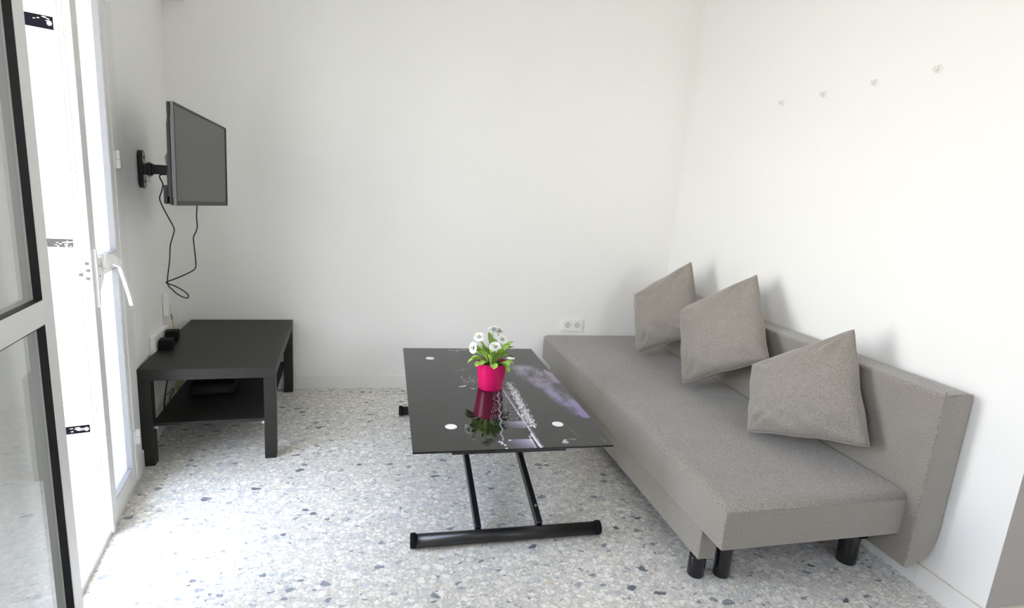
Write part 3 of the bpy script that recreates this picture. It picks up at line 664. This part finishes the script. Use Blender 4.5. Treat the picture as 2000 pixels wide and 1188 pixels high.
# ------------------------------------------------------------------ glass table
GT = .012
gt = empty('glass_table', (1.543, -1.729, 0), GT); tag(gt, 'black glass coffee table with a printed night view and black metal crossed legs', 'coffee table')
GW, GL, GH = .731, 1.221, .4232
def table_print():
    rr = random.Random(11); dx = .0025; nx, ny = int(GW/dx), int(GL/dx)
    buf = [[None]*(nx+1) for _ in range(ny+1)]
    def blob(u, v, ru, rv, col, a):
        for j in range(max(0, int((v-rv)/dx)), min(ny, int((v+rv)/dx)+1)+1):
            for i in range(max(0, int((u-ru)/dx)), min(nx, int((u+ru)/dx)+1)+1):
                d = ((i*dx-u)/max(ru, dx*.6))**2+((j*dx-v)/max(rv, dx*.6))**2
                if d < 1:
                    w = a*(1-d)**.5; c = buf[j][i] or (0, 0, 0); buf[j][i] = tuple(c[k]*(1-w)+col[k]*w for k in range(3))
    def inpoly(x, y, P):
        c = False
        for i in range(len(P)):
            x1, y1 = P[i]; x2, y2 = P[i-1]
            if (y1 > y) != (y2 > y) and x < (x2-x1)*(y-y1)/(y2-y1)+x1: c = not c
        return c
    def pdist(x, y, P):
        m = 9
        for i in range(len(P)):
            a = Vector(P[i]); b_ = Vector(P[i-1]); d = b_-a; q = Vector((x, y)); t_ = max(0, min(1, (q-a).dot(d)/d.length_squared)); m = min(m, (q-a-d*t_).length)
        return m
    # violet clouds printed along the right-hand side
    CL = [(.50, .95), (.66, .93), (.731, .80), (.731, .60), (.731, .24), (.66, .26), (.635, .35), (.612, .42), (.598, .546), (.562, .647), (.527, .755)]
    for j in range(ny+1):
        for i in range(nx+1):
            u, v = i*dx, j*dx
            if u > .48 and v > .2 and inpoly(u, v, CL):
                e = min(1, pdist(u, v, [p for p in CL])/.05) if u < .70 else 1
                n1 = noise.noise(Vector((u*9, v*13, 1)))*.5+.5; n2 = noise.noise(Vector((u*30, v*9, 4)))*.5+.5; n3 = noise.noise(Vector((u*120, v*25, 9)))*.5+.5
                w = max(0, (n1*.7+n2*.45+n3*.35)-.42)*2.6*e
                f = max(0, min(1, (.95-v)/.7))
                c1 = (.34*(1-f*.35), .31*(1-f*.45), .40)
                buf[j][i] = tuple(c*min(1.15, w)**1.5*.66 for c in c1)
            # lavender water glow at the near end, left of the road
            for (v0, v1, u0, ue, k) in ((.165, .228, .33, .442, .55), (-.01, .072, .30, .436, .65)):
                if u0 < u < ue and v0 < v < v1:
                    g = ((u-u0)/(ue-u0))**2; h = .35+.65*abs((v-v0)/(v1-v0)-.15)
                    w = k*1.3*g*h; c = buf[j][i] or (0, 0, 0); buf[j][i] = tuple(c[q]+w*(.62, .58, .85)[q] for q in range(3))
    Wh = (.85, .83, .90)
    # road line and its light trails
    for k in range(400):
        f = k/400; v = .60*(1-f)-.002; u = .427+.028*(f**1.0)+.0*f
        blob(u, v, .0022+.002*f, .004, (.50, .47, .60), .65)
        if k % 3 == 0: blob(u+.008, v, .0012, .004, (.34, .31, .40), .6)
    for k in range(150): blob(.443+.001*rr.random()+.008*(k/150), .115-.118*k/150, .003, .003, Wh, .7)
    for k in range(60): blob(.43+rr.random()*.006, rr.uniform(0, .1), .003, .002, Wh, .5)
    # bright building lights beyond the road, as short streaks
    def band(f): return (.478-.012*f, .66-.48*f)
    for k in range(900):
        f = rr.random(); u, v = band(f); u += rr.gauss(0, .0085+.002*f); v += rr.gauss(0, .008)
        c = rr.uniform(.35, 1); blob(u, v, rr.choice((.0014, .002, .0026)), rr.choice((.002, .004, .007, .012)), tuple(x*c for x in Wh), .85)
    # scattered lights between the shore and the road
    for k in range(900):
        v = rr.uniform(.20, .62); u = rr.uniform(.30+.10*((v-.2)/.42), .445-.005)
        c = rr.uniform(.15, .8)*(1 if rr.random() < .5 else .5); blob(u, v, .0013, rr.choice((.0013, .002, .004)), tuple(x*c for x in Wh), .7)
    for k in range(260):
        v = rr.uniform(.63, 1.0); u = .41+rr.gauss(0, .02); c = rr.uniform(.1, .6); blob(u, v, .0013, .002, tuple(x*c for x in Wh), .7)
    for k in range(120):
        u = rr.uniform(.26, .335); v = .70+rr.gauss(0, .03); c = rr.uniform(.1, .9); blob(u, v, .0015, rr.choice((.002, .006)), tuple(x*c for x in Wh), .7)
    for k in range(50): blob(.27+rr.gauss(0, .02), .86+rr.gauss(0, .035), .003, .003, (.25, .24, .25), .6)
    for k in range(60):
        u = rr.uniform(.24, .42); blob(u, 1.196+rr.gauss(0, .008)-.01, rr.uniform(.004, .018), .003, (.42, .42, .46), .35)
    for k in range(16): blob(rr.uniform(.25, .30), 1.15+rr.gauss(0, .006), .008, .002, (.3, .3, .32), .4)
    for k in range(30): blob(.235+k*.0011, .614+.0005*k, .002, .003+.00025*k, (.55, .54, .58), .6)
    blob(.295, .592, .012, .012, (.36, .34, .42), .7)
    # string of lamps along the shore
    for k in range(34):
        f = k/33; v = .56-.52*f; u = .405-.085*f+.004*math.sin(k*1.3); blob(u, v, .0035, .0045, (.72, .72, .90), .9)
    for u, v in ((.327, .030), (.320, .045), (.327, .004), (.312, .056), (.352, .066)): blob(u, v, .0055, .006, (.85, .82, 1), 1)
    for k in range(26):
        a = rr.random()*6.28; d = rr.random()*.016; blob(.556+d*math.cos(a)*.8, .040+d*math.sin(a)*1.1, .0028, .003, Wh, .8)
    for k in range(14): blob(.578+.0018*k, .058+.004*math.sin(k), .002, .002, (.5, .5, .5), .6)
    for k in range(24): blob(.598+.0012*k, .175-.0048*k, .0013, .003, (.22, .22, .22), .6)
    for k in range(18): blob(.700+.0008*k, .062-.0022*k, .0013, .003, (.35, .35, .36), .6)
    for k in range(60): blob(.42+.14*rr.random(), .45+rr.gauss(0, .05), .006, .0016, (.12, .11, .16), .5)
    t = bmesh.new(); cl = t.loops.layers.float_color.new('print')
    G = [[t.verts.new((GW*i/nx, GL*j/ny, 0)) for i in range(nx+1)] for j in range(ny+1)]
    for j in range(ny):
        for i in range(nx):
            f = t.faces.new((G[j][i], G[j][i+1], G[j+1][i+1], G[j+1][i]))
            for lp, (jj, ii) in zip(f.loops, ((j, i), (j, i+1), (j+1, i+1), (j+1, i))):
                c = buf[jj][ii] or (0, 0, 0); lp[cl] = (min(1, c[0]), min(1, c[1]), min(1, c[2]), 1)
    me = bpy.data.meshes.new('printed_picture'); t.to_mesh(me); t.free(); return me
pm = bpy.data.materials.new('printed_glass'); pm.use_nodes = True; tt = pm.node_tree; pb = tt.nodes['Principled BSDF']
at_ = tt.nodes.new('ShaderNodeVertexColor'); at_.layer_name = 'print'
ad = tt.nodes.new('ShaderNodeMix'); ad.data_type = 'RGBA'; ad.blend_type = 'ADD'; ad.inputs[0].default_value = 1; ad.inputs[7].default_value = (.010, .010, .010, 1)
tt.links.new(at_.outputs['Color'], ad.inputs[6]); tt.links.new(ad.outputs[2], pb.inputs['Base Color']); pb.inputs['Roughness'].default_value = .02; pb.inputs['Specular IOR Level'].default_value = .5
top = MB().box((0, 0, GH-.008), (GW, GL, GH-.0004), .0008, 1).build('glass_top', mat('black_glass', (.006, .006, .006), .03), gt)
po_ = bpy.data.objects.new('printed_picture', table_print()); po_.data.materials.append(pm); link(po_, top); po_.location = (0, 0, GH-.0002)
for u, v in ((.134, 1.037), (.570, 1.041), (.1515, .1935), (.574, .1915)):
    MB().cyl((u, v, GH-.0001), (u, v, GH+.0006), .0225, n=32).build('mounting_disc', M['ivory'] if False else M['skirt'], gt)
# support rails under the glass
b = MB(); b.box((.136, .012, GH-.022), (.553, .045, GH-.0085), .001, 1); b.box((.136, GL-.05, GH-.022), (.553, GL-.015, GH-.0085), .001, 1)
b.box((.136, .045, GH-.024), (.162, GL-.05, GH-.0085)); b.box((.527, .045, GH-.024), (.553, GL-.05, GH-.0085)); b.build('support_frame', M['black_metal'], gt)
def bar(y, x0, x1):
    b = MB(); b.cyl((x0, y, .026), (x1, y, .026), .0245, n=32); o = b.build('foot_bar', M['black_metal'], gt)
    for x, d in ((x0, -1), (x1, 1)):
        MB().cyl((x-d*.006, y, .0275), (x+d*.014, y, .0275), .0272, n=32, bev=.003).build('end_cap', M['black_plastic'], o)
bar(.082, .022, .738); bar(1.288, .004, .720)
def sbar(p, q, w, h, name, mt=M['black_metal']):
    p, q = Vector(p), Vector(q); d = q-p; mtx = Matrix.Translation(p) @ d.to_track_quat('Y', 'Z').to_matrix().to_4x4()
    return MB().box((-w/2, 0, -h/2), (w/2, d.length, h/2), .0015, 1, mtx=mtx).build(name, mt, gt)
for x in (.263, .506): 
    o = sbar((x, .10, .041), (x, 1.13, .041+.287*1.03), .022, .036, 'leg')
    if x > .4: MB().cyl((x, .172, .083), (x, .171, .0845), .0055, n=16).build('bolt', M['screw'], gt)
for x in (.225, .548): sbar((x, 1.275, .041), (x, .24, .041+.30*1.035), .022, .036, 'leg')
MB().cyl((.20, .69, .205), (.57, .69, .205), .009, n=16).build('cross_shaft', M['black_metal'], gt)
MB().cyl((.15, 1.13, .345), (.54, 1.13, .345), .009, n=16).build('upper_shaft', M['black_metal'], gt)
for x in (.150, .540): sbar((x, 1.13, .345), (x, 1.12, GH-.024), .02, .02, 'hinge_lug')

# ------------------------------------------------------------------ daisy in a pink pot
pt = empty('potted_daisy', (1.912, -1.125, GH+.0006), .3); tag(pt, 'white daisy plant in a pink pot on the glass table', 'potted plant')
MB().lathe([(.0001, 0), (.0545, 0), (.056, .002), (.0575, .018), (.0580, .0195), (.0695, .124), (.0700, .126), (.0685, .1265), (.0665, .124), (.063, .100), (.0001, .100)], 56, None, False).build('pot', M['pink'], pt)
b = MB(); b.lathe([(.0001, .1195), (.03, .118), (.0625, .113)], 28, None, False); b.build('soil', M['soil'], pt)
def leafmesh(b, base, az, Ln, wd, rise, droop, twist=0):
    t = bmesh.new(); n = 10; rows = []
    for i in range(n+1):
        f = i/n
        el = rise-(rise+droop)*f**1.4
        if i == 0: pos = Vector(base)
        else: pos = pos+Vector((math.cos(az)*math.cos(el), math.sin(az)*math.cos(el), math.sin(el)))*(Ln/n)
        w = wd*(.14+.10*f if f < .3 else (.17+.83*math.sin(min(1, (f-.3)/.7)*math.pi*.5*1.0)**.9 if f < .72 else max(.02, (1-((f-.72)/.28)**2.2)**.5)))
        side = Vector((-math.sin(az), math.cos(az), 0)); upv = Vector((-math.cos(az)*math.sin(el), -math.sin(az)*math.sin(el), math.cos(el)))
        side = (side*math.cos(twist*f)+upv*math.sin(twist*f)); cup = .22*w
        rows.append([t.verts.new(pos+side*w*.5*k+upv*(cup*abs(k)**1.6+.0015*math.sin(f*17+k*3)*abs(k))) for k in (-1, -.55, 0, .55, 1)])
    for a, c in zip(rows, rows[1:]):
        for i in range(4): t.faces.new((a[i], a[i+1], c[i+1], c[i])).smooth = True
    ext = bmesh.ops.solidify(t, geom=t.faces[:], thickness=.0007)
    b.merge(t, smooth=True)
b = MB(); rp_ = random.Random(5)
for k in range(13):
    az = k*2.399+rp_.uniform(-.3, .3); leafmesh(b, (.030*math.cos(az), .030*math.sin(az), .116), az, rp_.uniform(.075, .10), rp_.uniform(.030, .038), rp_.uniform(.6, 1.0), rp_.uniform(.3, .9))
for k in range(30):
    az = k*2.399+.5+rp_.uniform(-.4, .4); leafmesh(b, (.018*math.cos(az), .018*math.sin(az), .116), az, rp_.uniform(.085, .12), rp_.uniform(.026, .034), rp_.uniform(1.15, 1.45), rp_.uniform(-.8, .0), rp_.uniform(-1, 1))
leafmesh(b, (-.02, 0, .116), 2.75, .105, .034, .75, .95); leafmesh(b, (.03, -.02, .116), -1.35, .075, .026, .35, 1.2); leafmesh(b, (.0, .0, .116), 1.9, .145, .032, 1.45, -1.2)
leafmesh(b, (.0, .0, .116), 2.6, .14, .026, 1.25, -.6); leafmesh(b, (.02, .0, .116), -.1, .13, .036, 1.2, -.5)
b.build('foliage', M['leaf'], pt)
# flower heads given in world coordinates
FL = [((1.846, -1.13, .663), .026, (-.25, -.5, .9)), ((1.822, -1.14, .617), .026, (-.85, -.4, .15)), ((1.909, -1.12, .697), .027, (0, -.1, 1)), ((1.948, -1.14, .656), .026, (.25, -.45, .9)), ((1.916, -1.16, .626), .029, (.0, -.55, .85)), ((1.938, -1.11, .688), .026, (.1, -.2, .95))]
inv = (Matrix.Translation(pt.location) @ Matrix.Rotation(.3, 4, 'Z')).inverted()
for p, r, n_ in FL:
    q = inv @ Vector(p); nv = Matrix.Rotation(-.3, 3, 'Z') @ Vector(n_).normalized(); mtx = Matrix.Translation(q) @ nv.to_track_quat('Z', 'Y').to_matrix().to_4x4()
    t = bmesh.new(); rp2 = random.Random(int(p[0]*1e4))
    for ring, (n1, rad, el) in enumerate(((26, 1.0, .05), (24, .93, .28), (20, .78, .6), (14, .58, .95), (9, .38, 1.2))):
        for k in range(n1):
            a = 2*math.pi*(k+.5*ring)/n1+rp2.uniform(-.06, .06); L_ = r*rad*rp2.uniform(.92, 1.05); w = r*.13
            e1 = el+rp2.uniform(-.07, .07)
            d = Vector((math.cos(a)*math.cos(e1), math.sin(a)*math.cos(e1), math.sin(e1))); sd = Vector((-math.sin(a), math.cos(a), 0)); b0 = d*r*.12
            v = [t.verts.new(b0-sd*w*.4), t.verts.new(b0+sd*w*.4), t.verts.new(b0+d*L_*.75+sd*w), t.verts.new(b0+d*L_*.92+sd*w*.4), t.verts.new(b0+d*L_*.92-sd*w*.4), t.verts.new(b0+d*L_*.75-sd*w)]
            t.faces.new(v)
    bmesh.ops.solidify(t, geom=t.faces[:], thickness=.0005)
    m_ = MB(); m_.merge(t, mtx); fo = m_.build('flower', M['petal'], pt)
    MB().lathe([(.0035, .006), (.0036, .0165), (.0022, .0185), (.0001, .019)], 14, mtx, False).build('flower_centre', M['pollen'], fo)
    base = Vector((q.x*.25, q.y*.25, .116)); mid = base.lerp(q, .55)+Vector((0, 0, .012))
    b = MB(); b.tube([base, mid, q-nv*.010, q], .0016, 8, 6); b.lathe([(.002, -.005), (.0075, -.001), (.010, .004)], 12, mtx, False); b.build('stem', M['stem'], fo)
